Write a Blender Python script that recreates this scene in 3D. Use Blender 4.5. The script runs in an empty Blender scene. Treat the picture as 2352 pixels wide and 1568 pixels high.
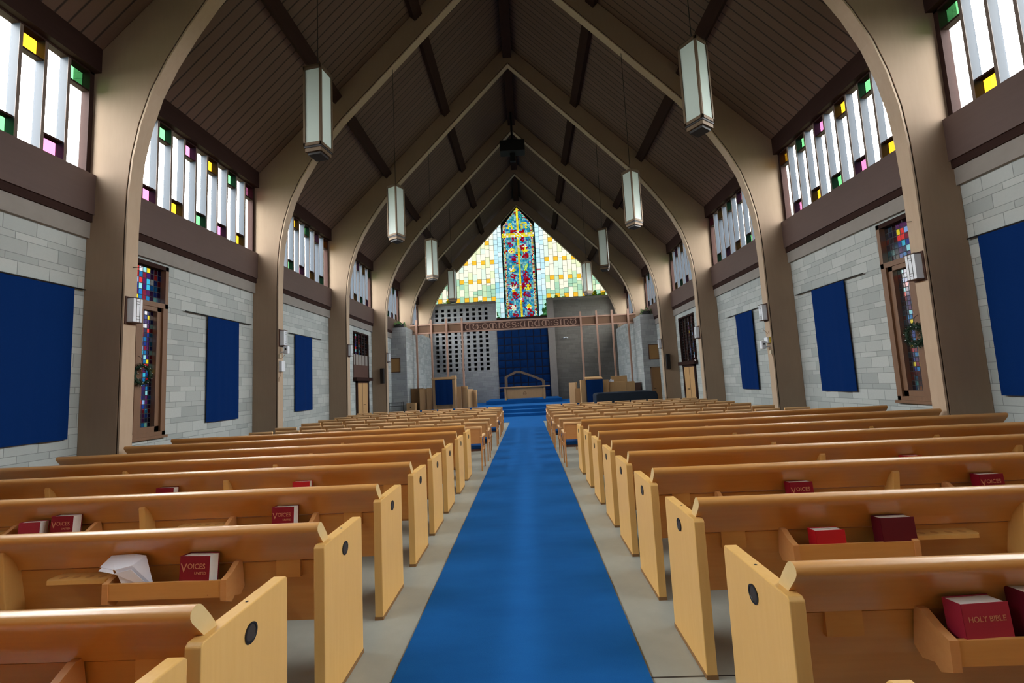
import bpy, math, random
from mathutils import Matrix, Vector
R = random.Random(7)
S = bpy.context.scene
COL = S.collection

# ------------------------------------------------------------------ materials
def lin(c):
    return tuple(((x/255)/12.92 if x/255 <= .04045 else ((x/255+.055)/1.055)**2.4) for x in c)
M = {}
class NB:
    def __init__(s, name):
        m = bpy.data.materials.new(name); m.use_nodes = True; s.m = m
        s.t = m.node_tree; s.n = s.t.nodes; s.b = s.n.get('Principled BSDF'); s.out = s.n.get('Material Output')
        M[name] = m
    def node(s, typ, **kw):
        n = s.n.new(typ)
        for k, v in kw.items():
            if k.startswith('_'): setattr(n, k[1:], v)
            else: n.inputs[k].default_value = v
        return n
    def lk(s, a, b): s.t.links.new(a, b)
    def math(s, op, a, b=None, c=None):
        n = s.n.new('ShaderNodeMath'); n.operation = op
        for i, v in enumerate((a, b, c)):
            if v is None: continue
            if isinstance(v, (int, float)): n.inputs[i].default_value = v
            else: s.lk(v, n.inputs[i])
        return n.outputs[0]
    def mix(s, f, a, b, mode='MIX'):
        n = s.n.new('ShaderNodeMix'); n.data_type = 'RGBA'; n.blend_type = mode
        for i, v in ((0, f), (6, a), (7, b)):
            if isinstance(v, (int, float)): n.inputs[i].default_value = v
            elif isinstance(v, tuple): n.inputs[i].default_value = (*v, 1)
            else: s.lk(v, n.inputs[i])
        return n.outputs[2]
    def coord(s, scale=(1, 1, 1), kind='Object'):
        tc = s.n.new('ShaderNodeTexCoord'); mp = s.n.new('ShaderNodeMapping')
        mp.inputs['Scale'].default_value = scale
        s.lk(tc.outputs[kind], mp.inputs[0]); return mp.outputs[0]
    def noise(s, vec, scale, detail=3, rough=.55):
        n = s.node('ShaderNodeTexNoise', Scale=scale, Detail=detail, Roughness=rough); s.lk(vec, n.inputs['Vector'])
        return n.outputs['Fac']
    def bump(s, h, strength=.3, dist=.01):
        n = s.node('ShaderNodeBump', Strength=strength, Distance=dist); s.lk(h, n.inputs['Height'])
        s.lk(n.outputs[0], s.b.inputs['Normal'])

def plain(name, rgb, rough=.6, metal=0, var=.12, scale=6, bump=0, spec=.5):
    k = NB(name); c = lin(rgb); v = k.coord()
    f = k.noise(v, scale)
    k.lk(k.mix(f, tuple(x*(1-var) for x in c), tuple(min(1, x*(1+var)) for x in c)), k.b.inputs['Base Color'])
    k.b.inputs['Roughness'].default_value = rough; k.b.inputs['Metallic'].default_value = metal
    k.b.inputs['Specular IOR Level'].default_value = spec
    if bump: k.bump(k.noise(v, scale*12), bump, .004)
    return k.m
def wood(name, a, b, grain=(1, 14, 14), rough=.4, scale=3, spec=.5, coat=0):
    k = NB(name); v = k.coord(grain); big = k.coord()
    f = k.noise(v, scale, 5, .6); g = k.noise(big, 1.3, 2)
    c = k.mix(f, lin(a), lin(b)); k.lk(k.mix(k.math('MULTIPLY', g, .35), c, tuple(x*.62 for x in lin(a))), k.b.inputs['Base Color'])
    k.b.inputs['Roughness'].default_value = rough; k.b.inputs['Specular IOR Level'].default_value = spec
    if coat:
        k.b.inputs['Coat Weight'].default_value = coat; k.b.inputs['Coat Roughness'].default_value = .25
    k.bump(f, .08, .003); return k.m

wood('pew_wood', (204, 142, 68), (221, 163, 92), (1, 16, 16), .34, 3, .5, .6)
wood('panel_wood', (222, 170, 92), (236, 190, 116), (14, 14, 1), .42, 3)
wood('end_grain', (226, 196, 140), (214, 180, 120), (8, 8, 8), .5)
wood('rail_wood_lit', (230, 180, 122), (240, 196, 142), (1, 14, 14), .4)  # paler chair wood, with the top-rail highlight put into its colour
wood('chair_wood', (206, 142, 80), (222, 164, 104), (1, 14, 14), .42, 3)
wood('arch_wood', (156, 134, 113), (167, 145, 124), (9, 9, 1.2), .8, 2.2, .12)
wood('arch_trim', (184, 160, 136), (197, 175, 152), (9, 9, 1.5), .75, 2.2, .15)
wood('beam_wood', (48, 31, 28), (60, 41, 36), (10, 1, 10), .8, 2, .1)
wood('sill_wood', (84, 64, 58), (96, 74, 68), (10, 1, 10), .6, 2)
wood('frame_wood', (116, 84, 62), (138, 104, 78), (10, 10, 1), .5, 3)
wood('furniture_wood', (190, 146, 96), (208, 168, 118), (10, 10, 1), .45, 3)
wood('door_wood', (130, 92, 52), (146, 106, 62), (10, 10, 1), .5, 3)
wood('screen_wood', (176, 138, 118), (194, 156, 136), (1, 10, 10), .5, 3)
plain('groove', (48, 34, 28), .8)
plain('dark_panel', (84, 56, 46), .7)
plain('dark_metal', (40, 36, 34), .45, .4)
plain('bronze', (92, 74, 54), .45, .5)
plain('black', (16, 16, 18), .6)
plain('socket_dark', (58, 50, 42), .5)
plain('white_plastic', (226, 230, 236), .4, var=.03)
plain('beige_plastic', (200, 186, 160), .5, var=.05)
plain('yellow_label', (230, 200, 60), .5, var=.05)
plain('plaster', (140, 133, 127), .85, bump=.2)
plain('pages', (236, 236, 230), .8, var=.04, scale=60)
plain('paper', (232, 236, 248), .7, var=.03)
plain('maroon', (128, 10, 34), .5, spec=.3)
plain('red_cover', (186, 24, 36), .5, spec=.3)
plain('dark_maroon', (92, 12, 30), .5, spec=.3)
plain('faded_red', (160, 40, 60), .55, spec=.3)
plain('gilt', (196, 132, 100), .5)
plain('navy_cloth', (4, 40, 96), .9, var=.1, scale=40, bump=.3, spec=.1)
plain('seat_cloth', (20, 62, 112), .9, var=.1, scale=60, bump=.3, spec=.1)
plain('altar_cloth', (8, 42, 90), .9, var=.08, scale=40, bump=.2, spec=.1)
plain('piano_cover', (34, 42, 54), .8, var=.2, scale=5, spec=.2)
plain('fir', (22, 50, 30), .8, var=.5, scale=50)
plain('leaf', (130, 168, 110), .7, var=.4, scale=10)
plain('bark', (80, 66, 52), .9)
plain('kraft', (150, 118, 90), .8)
plain('stone_rustic', (112, 98, 84), .9, var=.3, scale=14)
plain('lead', (34, 34, 34), .6)
plain('mullion', (40, 47, 56), .6, var=.05, spec=.2)
plain('mullion_face', (112, 98, 90), .6, var=.05, spec=.2)
plain('exterior_ground', (90, 98, 74), .95)
plain('cork', (150, 112, 66), .85, var=.15, scale=60)

k = NB('concrete'); v = k.coord()
f = k.noise(v, 1.1, 6, .65); g = k.noise(v, 9, 4, .6)
c = k.mix(f, lin((146, 149, 140)), lin((184, 187, 176))); c = k.mix(k.math('MULTIPLY', g, .35), c, lin((120, 118, 108)))
sp = k.node('ShaderNodeSeparateXYZ'); k.lk(v, sp.inputs[0])
j = k.math('LESS_THAN', k.math('ABSOLUTE', k.math('SUBTRACT', sp.outputs[1], 2.47)), .006)
k.lk(k.mix(j, c, lin((50, 48, 46))), k.b.inputs['Base Color'])
k.b.inputs['Roughness'].default_value = .38
k.bump(g, .1, .003)

k = NB('carpet'); v = k.coord()
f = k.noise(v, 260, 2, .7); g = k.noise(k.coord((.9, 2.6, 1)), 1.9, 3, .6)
c = k.mix(f, lin((16, 84, 150)), lin((34, 110, 184))); c = k.mix(k.math('MULTIPLY', g, .6), c, lin((10, 66, 124)))  # broad noise puts the mottled daylight shading between pews into the colour
k.lk(c, k.b.inputs['Base Color']); k.b.inputs['Roughness'].default_value = .95; k.b.inputs['Specular IOR Level'].default_value = .1
k.b.inputs['Sheen Weight'].default_value = .0
k.bump(f, .5, .004)

def blocks(name, a, b, axis, per=.305, tall=.203, length=.41):
    k = NB(name); v = k.coord(); sp = k.node('ShaderNodeSeparateXYZ'); k.lk(v, sp.inputs[0])
    u, z = sp.outputs[axis], sp.outputs[2]
    zz = k.math('DIVIDE', z, per); row2 = k.math('FLOOR', zz); fr = k.math('MULTIPLY', k.math('FRACT', zz), per)
    hi = k.math('GREATER_THAN', fr, tall); row = k.math('ADD', k.math('MULTIPLY', row2, 2), hi)
    jz = k.math('MINIMUM', k.math('MINIMUM', fr, k.math('SUBTRACT', per, fr)), k.math('ABSOLUTE', k.math('SUBTRACT', fr, tall)))
    off = k.math('FRACT', k.math('MULTIPLY', row, .37))
    uu = k.math('ADD', k.math('DIVIDE', u, length), off); fu = k.math('FRACT', uu)
    ju = k.math('MULTIPLY', k.math('MINIMUM', fu, k.math('SUBTRACT', 1, fu)), length)
    j = k.math('MINIMUM', jz, ju)
    mr = k.node('ShaderNodeMapRange'); mr.inputs['From Min'].default_value = .001; mr.inputs['From Max'].default_value = .006
    k.lk(j, mr.inputs['Value']); mask = mr.outputs[0]
    cb = k.node('ShaderNodeCombineXYZ'); k.lk(k.math('FLOOR', uu), cb.inputs[0]); k.lk(row, cb.inputs[1])
    wn = k.node('ShaderNodeTexWhiteNoise'); k.lk(cb.outputs[0], wn.inputs['Vector'])
    g = k.noise(v, 30, 4, .7)
    c = k.mix(wn.outputs['Value'], lin(a), lin(b)); c = k.mix(k.math('MULTIPLY', g, .3), c, tuple(x*.75 for x in lin(a)))
    c = k.mix(mask, tuple(x*.6 for x in lin(a)), c)
    k.lk(c, k.b.inputs['Base Color']); k.b.inputs['Roughness'].default_value = .9
    k.bump(k.math('ADD', mask, k.math('MULTIPLY', g, .3)), .5, .006)
blocks('block_side', (162, 168, 166), (192, 197, 194), 1)
blocks('block_front', (150, 152, 154), (170, 172, 172), 0)
blocks('block_dark', (110, 106, 98), (122, 118, 110), 0)

k = NB('planks'); v = k.coord(); sp = k.node('ShaderNodeSeparateXYZ'); k.lk(v, sp.inputs[0])
y = k.math('DIVIDE', sp.outputs[1], .195); fy = k.math('FRACT', y)
j = k.math('MULTIPLY', k.math('MINIMUM', fy, k.math('SUBTRACT', 1, fy)), .195)
mr = k.node('ShaderNodeMapRange'); mr.inputs['From Min'].default_value = .006; mr.inputs['From Max'].default_value = .018; k.lk(j, mr.inputs['Value'])
wn = k.node('ShaderNodeTexWhiteNoise', _noise_dimensions='1D'); k.lk(k.math('FLOOR', y), wn.inputs['W'])
g = k.noise(k.coord((2, 20, 2)), 2, 4)
c = k.mix(wn.outputs['Value'], lin((100, 76, 65)), lin((110, 85, 73))); c = k.mix(k.math('MULTIPLY', g, .3), c, lin((80, 58, 50)))
c = k.mix(mr.outputs[0], lin((46, 32, 28)), c)
k.lk(c, k.b.inputs['Base Color']); k.b.inputs['Roughness'].default_value = .8; k.bump(mr.outputs[0], .6, .01)

def glassmat(name, col=None, fog=.0):
    k = NB(name); k.n.remove(k.b)
    tr = k.n.new('ShaderNodeBsdfTransparent'); gl = k.n.new('ShaderNodeBsdfGlossy'); gl.inputs['Roughness'].default_value = .08
    if col is None:
        at = k.n.new('ShaderNodeAttribute'); at.attribute_name = 'glass'; k.lk(at.outputs['Color'], tr.inputs[0])
    else: tr.inputs[0].default_value = (*col, 1)
    mx = k.n.new('ShaderNodeMixShader'); fr = k.n.new('ShaderNodeFresnel'); fr.inputs[0].default_value = 1.35
    k.lk(k.math('MULTIPLY', fr.outputs[0], .35), mx.inputs[0]); k.lk(tr.outputs[0], mx.inputs[1]); k.lk(gl.outputs[0], mx.inputs[2])
    last = mx.outputs[0]
    if fog:
        tl = k.n.new('ShaderNodeBsdfTranslucent')
        if col is None: k.lk(at.outputs['Color'], tl.inputs[0])
        else: tl.inputs[0].default_value = (*col, 1)
        m2 = k.n.new('ShaderNodeMixShader'); m2.inputs[0].default_value = fog
        k.lk(last, m2.inputs[1]); k.lk(tl.outputs[0], m2.inputs[2]); last = m2.outputs[0]
    k.lk(last, k.out.inputs[0])
glassmat('glass_clear', (.93, .97, 1.0))
glassmat('glass_amber', (.10, .045, .002)); glassmat('glass_green', (.014, .060, .020)); glassmat('glass_pink', (.075, .020, .042))
glassmat('glass_stained')
# frosted lantern shade: opal glass, unlit
k = NB('opal'); k.b.inputs['Base Color'].default_value = (*lin((176, 188, 178)), 1); k.b.inputs['Roughness'].default_value = .35
k.b.inputs['Subsurface Weight'].default_value = 0
plain('opal_edge', (225, 230, 236), .35, var=.03)

# ------------------------------------------------------------------ mesh builder
class MB:
    def __init__(s): s.v = []; s.f = []; s.mi = []; s.c = []
    def quad(s, pts, m=0, col=None):
        i = len(s.v); s.v += [tuple(p) for p in pts]; s.f.append(tuple(range(i, i+len(pts)))); s.mi.append(m); s.c.append(col); return s
    def box(s, x0, x1, y0, y1, z0, z1, m=0):
        if x0 > x1: x0, x1 = x1, x0
        i = len(s.v)
        s.v += [(x0,y0,z0),(x1,y0,z0),(x1,y1,z0),(x0,y1,z0),(x0,y0,z1),(x1,y0,z1),(x1,y1,z1),(x0,y1,z1)]
        for q in ((0,3,2,1),(4,5,6,7),(0,1,5,4),(1,2,6,5),(2,3,7,6),(3,0,4,7)): s.f.append(tuple(i+k for k in q)); s.mi.append(m); s.c.append(None)
        return s
    def hexa(s, p, m=0):
        i = len(s.v); s.v += [tuple(q) for q in p]
        for q in ((0,3,2,1),(4,5,6,7),(0,1,5,4),(1,2,6,5),(2,3,7,6),(3,0,4,7)): s.f.append(tuple(i+k for k in q)); s.mi.append(m); s.c.append(None)
        return s
    def prism(s, poly, axis, a, b, m=0, cap=None):
        # poly: 2D points in the two remaining axes (order x,y,z without axis)
        def P(p, t):
            if axis == 0: return (t, p[0], p[1])
            if axis == 1: return (p[0], t, p[1])
            return (p[0], p[1], t)
        i = len(s.v); n = len(poly)
        s.v += [P(p, a) for p in poly] + [P(p, b) for p in poly]
        s.f.append(tuple(i+k for k in range(n))); s.f.append(tuple(i+n+k for k in reversed(range(n)))); s.mi += [m if cap is None else cap]*2; s.c += [None, None]
        for k in range(n):
            s.f.append((i+k, i+n+k, i+n+(k+1) % n, i+(k+1) % n)); s.mi.append(m); s.c.append(None)
        return s
    def strip(s, A, B, axis, a, b, m=0):
        # solid between two polylines A,B (2D) extruded along axis
        for k in range(len(A)-1): s.prism([A[k], A[k+1], B[k+1], B[k]], axis, a, b, m)
        return s
    def tube(s, pts, r, n=8, m=0, closed=False, cap=True):
        pts = [Vector(p) for p in pts]; rs = r if isinstance(r, (list, tuple)) else [r]*len(pts); rings = []
        for k, p in enumerate(pts):
            if closed: d = pts[(k+1) % len(pts)]-pts[k-1]
            else: d = pts[min(k+1, len(pts)-1)]-pts[max(k-1, 0)]
            d.normalize(); up = Vector((0, 0, 1)) if abs(d.z) < .9 else Vector((0, 1, 0))
            a = d.cross(up).normalized(); b = a.cross(d)
            i = len(s.v); rings.append(i)
            for q in range(n):
                t = 2*math.pi*q/n; s.v.append(tuple(p+(a*math.cos(t)+b*math.sin(t))*rs[k]))
        L = len(rings)
        for k in range(L if closed else L-1):
            i, j2 = rings[k], rings[(k+1) % L]
            for q in range(n): s.f.append((i+q, i+(q+1) % n, j2+(q+1) % n, j2+q)); s.mi.append(m); s.c.append(None)
        if cap and not closed:
            s.f.append(tuple(rings[0]+q for q in reversed(range(n)))); s.f.append(tuple(rings[-1]+q for q in range(n))); s.mi += [m, m]; s.c += [None, None]
        return s
    def disc(s, c, r, axis, n=16, m=0, ry=None):
        pts = []
        for q in range(n):
            t = 2*math.pi*q/n; a, b = r*math.cos(t), (ry or r)*math.sin(t)
            pts.append((c[0], c[1]+a, c[2]+b) if axis == 0 else (c[0]+a, c[1], c[2]+b) if axis == 1 else (c[0]+a, c[1]+b, c[2]))
        return s.quad(pts, m)
    def build(s, name, mats, parent=None, smooth=False, loc=None, rot=None, bevel=0, kind=None):
        if isinstance(mats, str): mats = [mats]
        me = bpy.data.meshes.new(name); me.from_pydata(s.v, [], s.f)
        for m in mats: me.materials.append(M[m])
        for i, p in enumerate(me.polygons): p.material_index = s.mi[i]; p.use_smooth = smooth
        if any(c is not None for c in s.c):
            at = me.attributes.new('glass', 'FLOAT_COLOR', 'FACE')
            for i, c in enumerate(s.c): at.data[i].color = (*(c or (0, 0, 0)), 1)
        me.update()
        o = bpy.data.objects.new(name, me); COL.objects.link(o)
        if parent: o.parent = parent
        if loc: o.location = loc
        if rot: o.rotation_euler = rot
        if bevel:
            b = o.modifiers.new('b', 'BEVEL'); b.width = bevel; b.segments = 2; b.limit_method = 'ANGLE'
        if kind: o['kind'] = kind
        return o
def tag(o, label, cat, group=None):
    o['label'] = label; o['category'] = cat
    if group: o['group'] = group
    return o
def thing(name, label, cat, loc=(0, 0, 0), rz=0, group=None, rot=None):
    o = bpy.data.objects.new(name, None); COL.objects.link(o); o.location = loc; o.rotation_euler = rot or (0, 0, rz)
    o.empty_display_size = .1
    return tag(o, label, cat, group)
def dup(root, loc, label=None, rz=None, group=None):
    r = root.copy(); COL.objects.link(r); r.location = loc
    if rz is not None: r.rotation_euler = (0, 0, rz)
    if label: r['label'] = label
    if group: r['group'] = group
    for ch in kids[root.name] if root.name in kids else []:
        c = ch.copy(); COL.objects.link(c); c.parent = r
        for g in kids.get(ch.name, []):
            d = g.copy(); COL.objects.link(d); d.parent = c
    return r
kids = {}
def remember(root):
    for o in COL.objects:
        if o.parent: kids.setdefault(o.parent.name, [])
        if o.parent and o not in kids[o.parent.name]: kids[o.parent.name].append(o)
    return root
def text_mesh(name, txt, size, mat, parent, mtx, depth=.0015):
    cu = bpy.data.curves.new(name, 'FONT'); cu.body = txt; cu.size = size; cu.extrude = depth; cu.resolution_u = 3
    cu.align_x = 'CENTER'; cu.align_y = 'CENTER'
    t = bpy.data.objects.new('tmp', cu); COL.objects.link(t)
    dg = bpy.context.evaluated_depsgraph_get(); me = bpy.data.meshes.new_from_object(t.evaluated_get(dg))
    bpy.data.objects.remove(t)
    me.name = name; me.materials.clear(); me.materials.append(M[mat]); me.transform(mtx)
    o = bpy.data.objects.new(name, me); COL.objects.link(o); o.parent = parent; return o
ORD = ['zeroth', 'first', 'second', 'third', 'fourth', 'fifth', 'sixth', 'seventh', 'eighth', 'ninth', 'tenth']
SIDE = {-1: 'left', 1: 'right'}

BAY = 4.295; Y1 = 6.6; T = .22
AY = [Y1+(i-1)*BAY for i in range(0, 7)]      # arches 0..6 ; arch 0 is beside the camera
YB = AY[0]-BAY                                # back wall
YF = 28.32                                    # front wall face

# ------------------------------------------------------------------ room shell
MB().box(-7.4, 7.4, YB-.3, 29, -.2, 0).build('floor', 'concrete', kind='structure')
def bays_box(x0, x1, z0, z1):
    m = MB()
    for i in range(-1, 6): m.box(x0, x1, (AY[i]+T if i >= 0 else YB), AY[i+1], z0, z1)
    return m.box(x0, x1, AY[6]+T, YF, z0, z1)
for s in (-1, 1):
    w = MB()
    X0, X1 = 6.76*s, 7.1*s
    # block wall with openings for the tall stained window (bay 1) and the upper stained panel (bay 3)
    def seg(y0, y1, z0, z1): w.box(X0, X1, y0, y1, z0, z1)
    seg(YB-.3, 6.86, 0, 4.5); seg(6.86, 8.2, 0, .93); seg(6.86, 8.2, 4.13, 4.5); seg(8.2, 17.35, 0, 4.5)
    seg(17.35, 19.1, 0, 2.12); seg(17.35, 19.1, 4.0, 4.5); seg(19.1, YF+.3, 0, 4.5)
    for y in AY: w.box(X0, X1, y-.005, y+T+.005, 4.5, 7.4)
    w.build('wall_'+SIDE[s], 'block_side', kind='structure')
    bays_box(6.70*s, 7.1*s, 4.18, 4.44).build('trim_%d' % (1 if s < 0 else 2), 'plaster', kind='structure')
    bays_box(6.67*s, 7.1*s, 4.44, 4.56).build('trim_%d' % (3 if s < 0 else 4), 'beam_wood', kind='structure')
    bays_box(6.64*s, 6.89*s, 4.56, 5.22).build('trim_%d' % (5 if s < 0 else 6), 'sill_wood', kind='structure')
    bays_box(6.62*s, 6.89*s, 6.98, 7.42).build('trim_%d' % (7 if s < 0 else 8), 'beam_wood', kind='structure')
c = MB()
for s in (-1, 1):
    c.hexa([(0, YB-.3, 14.02), (6.9*s, YB-.3, 7.12), (6.9*s, 28.7, 7.12), (0, 28.7, 14.02), (0, YB-.3, 14.3), (6.9*s, YB-.3, 7.4), (6.9*s, 28.7, 7.4), (0, 28.7, 14.3)])
c.build('ceiling', 'planks', kind='structure')
bw = MB().box(-7.1, 7.1, YB-.3, YB, 0, 7).prism([(-7.1, 7), (7.1, 7), (0, 14.1)], 1, YB-.3, YB)
bw.build('wall_back', 'block_front', kind='structure')

# front wall: block infill with openings
fw = MB()
def fseg(x0, x1, z0, z1, m=0): fw.box(x0, x1, YF, YF+.35, z0, z1, m)
# left pierced screen: 9 columns x 14 rows of square openings
cols = [-5.57+.405*i for i in range(9)]; rows = [2.62+.298*j for j in range(14)]
hw, hh = .098, .095
fseg(-7.1, cols[0]-hw, 0, 6.97); fseg(cols[-1]+hw, -1.66, 0, 6.97)
fseg(cols[0]-hw, cols[-1]+hw, 0, rows[0]-hh); fseg(cols[0]-hw, cols[-1]+hw, rows[-1]+hh, 6.97)
for j in range(14):
    for i in range(8): fseg(cols[i]+hw, cols[i+1]-hw, rows[j]-hh, rows[j]+hh)
    if j < 13: fseg(cols[0]-hw, cols[-1]+hw, rows[j]+hh, rows[j+1]-hh)
fseg(-1.66, 1.62, 0, 5.82)
fseg(1.62, 2.05, 0, 6.97, 0)
fseg(2.05, 7.1, 0, 6.97, 1)
fw.build('wall_front', ['block_front', 'block_dark'], kind='structure')
# dark chamber behind the pierced screen
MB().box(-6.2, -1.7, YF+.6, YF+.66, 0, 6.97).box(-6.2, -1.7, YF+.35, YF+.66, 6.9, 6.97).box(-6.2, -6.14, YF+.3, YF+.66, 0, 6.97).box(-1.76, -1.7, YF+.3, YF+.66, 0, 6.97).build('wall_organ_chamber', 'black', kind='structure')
# capping course at the foot of the side lights
MB().box(-6.3, -1.66, YF-.05, YF+.4, 6.82, 6.97).build('trim_9', 'plaster', kind='structure')
MB().box(1.62, 6.3, YF-.05, YF+.4, 6.82, 6.97).build('trim_10', 'plaster', kind='structure')
MB().box(-1.66, 1.62, YF-.06, YF+.35, 5.72, 5.84).build('trim_11', 'beam_wood', kind='structure')
# chancel side walls
for s in (-1, 1):
    cw = MB().box(5.97*s, 6.095*s, 22.36, YF, 0, 4.72).box(6.095*s, 6.76*s, 22.36, AY[5], 0, 4.72).box(6.095*s, 6.76*s, AY[5]+T, AY[6], 0, 4.72); cw.build('wall_chancel_'+SIDE[s], 'block_side', kind='structure')
    MB().box(5.97*s, 6.76*s, 22.30, 22.36, 0, 4.72).build('wall_return_'+SIDE[s], 'block_front', kind='structure')

# chancel floor and steps (one carpeted platform)
st = MB()
st.box(-5.97, 5.97, 22.4, YF, 0, .45).box(-5.97, 5.97, 21.75, 22.4, 0, .30).box(-5.97, 5.97, 21.1, 21.75, 0, .15)
st.box(-2.25, 2.0, 24.9, YF, .45, .66)
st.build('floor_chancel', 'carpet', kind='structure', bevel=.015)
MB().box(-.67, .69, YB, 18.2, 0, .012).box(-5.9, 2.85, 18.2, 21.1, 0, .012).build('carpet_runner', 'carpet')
tag(bpy.data.objects['carpet_runner'], 'long bright blue carpet runner down the centre aisle', 'carpet')

# ------------------------------------------------------------------ arches
inner = [(6.10, 0), (6.10, 2.2), (6.10, 4.3), (6.08, 4.95), (6.03, 5.5), (5.92, 6.05), (5.75, 6.6), (5.5, 7.13), (5.18, 7.66), (4.82, 8.18), (4.42, 8.68), (2.4, 10.77), (0, 13.25)]
outer = [(6.755, 0), (6.755, 2.2), (6.755, 4.3), (6.755, 5.0), (6.755, 5.6), (6.755, 6.3), (6.755, 7.245), (6.5, 7.5), (6.1, 7.9), (5.65, 8.35), (5.2, 8.8), (2.9, 11.1), (0, 14.0)]
def offs(pts, d):
    out = []
    for i, p in enumerate(pts):
        a = pts[max(i-1, 0)]; b = pts[min(i+1, len(pts)-1)]
        tx, ty = b[0]-a[0], b[1]-a[1]; L = math.hypot(tx, ty); nx, ny = ty/L, -tx/L
        if i == len(pts)-1: out.append((0, p[1]+d*1.42)); continue
        out.append((p[0]+nx*d, p[1]+ny*d))
    return out
i1, i2 = offs(inner, .028), offs(inner, .052)
def halves(A): return [(-x, z) for x, z in A]
for i, y in enumerate(AY):
    where = ['beside the camera', 'with the nearest hanging lanterns', 'carrying the white cameras and cables', 'midway down the nave', 'with black speakers on its legs', 'behind the lettered beam', 'framing the tall stained front window'][i]
    nm = ['nearest', 'first', 'second', 'third', 'fourth', 'fifth', 'farthest'][i]
    a = thing('timber_arch', 'brown laminated timber arch, %s along the nave, %s' % (nm, where), 'arch', (0, y, 0), group='laminated timber arches of the nave')
    b = MB(); g = MB(); t = MB()
    for h in (lambda A: A, halves):
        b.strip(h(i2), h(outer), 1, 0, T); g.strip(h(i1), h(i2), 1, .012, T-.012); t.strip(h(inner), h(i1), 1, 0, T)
    b.build('rib', 'arch_wood', a); g.build('shadow_groove', 'groove', a); t.build('edge_trim', 'arch_trim', a)
# purlins and ridge beam segments
def purlin(i, s, xc, name):
    y0, y1 = AY[i]+T if i >= 0 else YB, (AY[i+1] if i < 6 else YF)
    zc = 14.02-xc; n = .7071
    P = [((xc-.14*n)*s, zc+.14*n), ((xc+.14*n)*s, zc-.14*n), ((xc+.14*n-.2*n)*s, zc-.14*n-.2*n), ((xc-.14*n-.2*n)*s, zc+.14*n-.2*n)]
    o = MB().prism(P, 1, y0, y1).build('roof_purlin', 'beam_wood')
    bays = ['before the nearest arch', 'between the nearest and first arches', 'between the first and second arches', 'between the second and third arches', 'between the third and fourth arches', 'between the fourth and fifth arches', 'between the fifth and farthest arches']
    tag(o, 'dark purlin %s on the %s roof slope %s' % (name, SIDE[s], bays[i+1]), 'beam', 'dark purlins under the roof boards')
for i in range(-1, 6):
    for s in (-1, 1):
        purlin(i, s, 4.62, 'low'); purlin(i, s, 2.42, 'high')
    y0, y1 = AY[i]+T if i >= 0 else YB, AY[i+1]
    o = MB().box(-.16, .16, y0, y1, 13.5, 13.9).build('ridge_beam', 'beam_wood')
    bays = ['before the nearest arch', 'between the nearest and first arches', 'between the first and second arches', 'between the second and third arches', 'between the third and fourth arches', 'between the fourth and fifth arches', 'between the fifth and farthest arches']
    tag(o, 'dark ridge beam segment at the roof peak %s' % bays[i+1], 'beam', 'ridge beam segments')

# ------------------------------------------------------------------ clerestory windows
seqL = {-1: 'YGP', 0: 'GPY', 1: 'PYG', 2: 'YGP', 3: 'GPY', 4: 'PYG', 5: 'YGP'}
seqR = {-1: 'YPG', 0: 'GYP', 1: 'YPG', 2: 'PGY', 3: 'GYP', 4: 'YPG', 5: 'PGY'}
GI = {'Y': 2, 'G': 3, 'P': 4}
wn_ = 1
for s, seq in ((-1, seqL), (1, seqR)):
    for i in range(-1, 6):  # rearmost bay, unseen behind the camera, is added to let in light
        y0 = (AY[i]+T if i >= 0 else YB); y1 = AY[i+1]
        o = bpy.data.objects.new('window_%d' % wn_, None); COL.objects.link(o); o['kind'] = 'structure'; o.location = (6.8*s, (y0+y1)/2, 5.22); wn_ += 1
        L = y1-y0; a, b = -L/2, L/2; fr = MB(); gl = MB(); H = 1.76; n = 12; e = .07; w = (L-2*e)/n
        xa, xb = -.06*s, .075*s
        fr.box(xa, xb, a, a+e, 0, H, 1).box(xa, xb, b-e, b, 0, H, 1).box(xa, xb, a, b, 0, .03, 1).box(xa, xb, a, b, H-.03, H, 1)
        for k2 in range(n):
            yb_ = b-e-k2*w; ya_ = yb_-w
            if k2: fr.box(xa, xb, yb_-.021, yb_+.021, .03, H-.03).box(xa-.006*s, xa, yb_-.022, yb_+.022, .03, H-.03, 2)
            top = k2 % 2 == 0; cm = GI[seq[i][k2 % 3]]; q = .30; xg = .055*s
            z0, z1 = .03, H-.03
            if top:
                fr.box(xa*.6, xb, ya_, yb_, z1-q-.02, z1-q+.01, 1)
                gl.quad([(xg, ya_, z1-q), (xg, yb_, z1-q), (xg, yb_, z1), (xg, ya_, z1)], cm-1)
                gl.quad([(xg, ya_, z0), (xg, yb_, z0), (xg, yb_, z1-q), (xg, ya_, z1-q)], 0)
            else:
                fr.box(xa*.6, xb, ya_, yb_, z0+q-.01, z0+q+.02, 1)
                gl.quad([(xg, ya_, z0), (xg, yb_, z0), (xg, yb_, z0+q), (xg, ya_, z0+q)], cm-1)
                gl.quad([(xg, ya_, z0+q), (xg, yb_, z0+q), (xg, yb_, z1), (xg, ya_, z1)], 0)
        fr.build('window_frame', ['mullion', 'beam_wood', 'mullion_face'], o); gl.build('panes', ['glass_clear', 'glass_amber', 'glass_green', 'glass_pink'], o)

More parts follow.
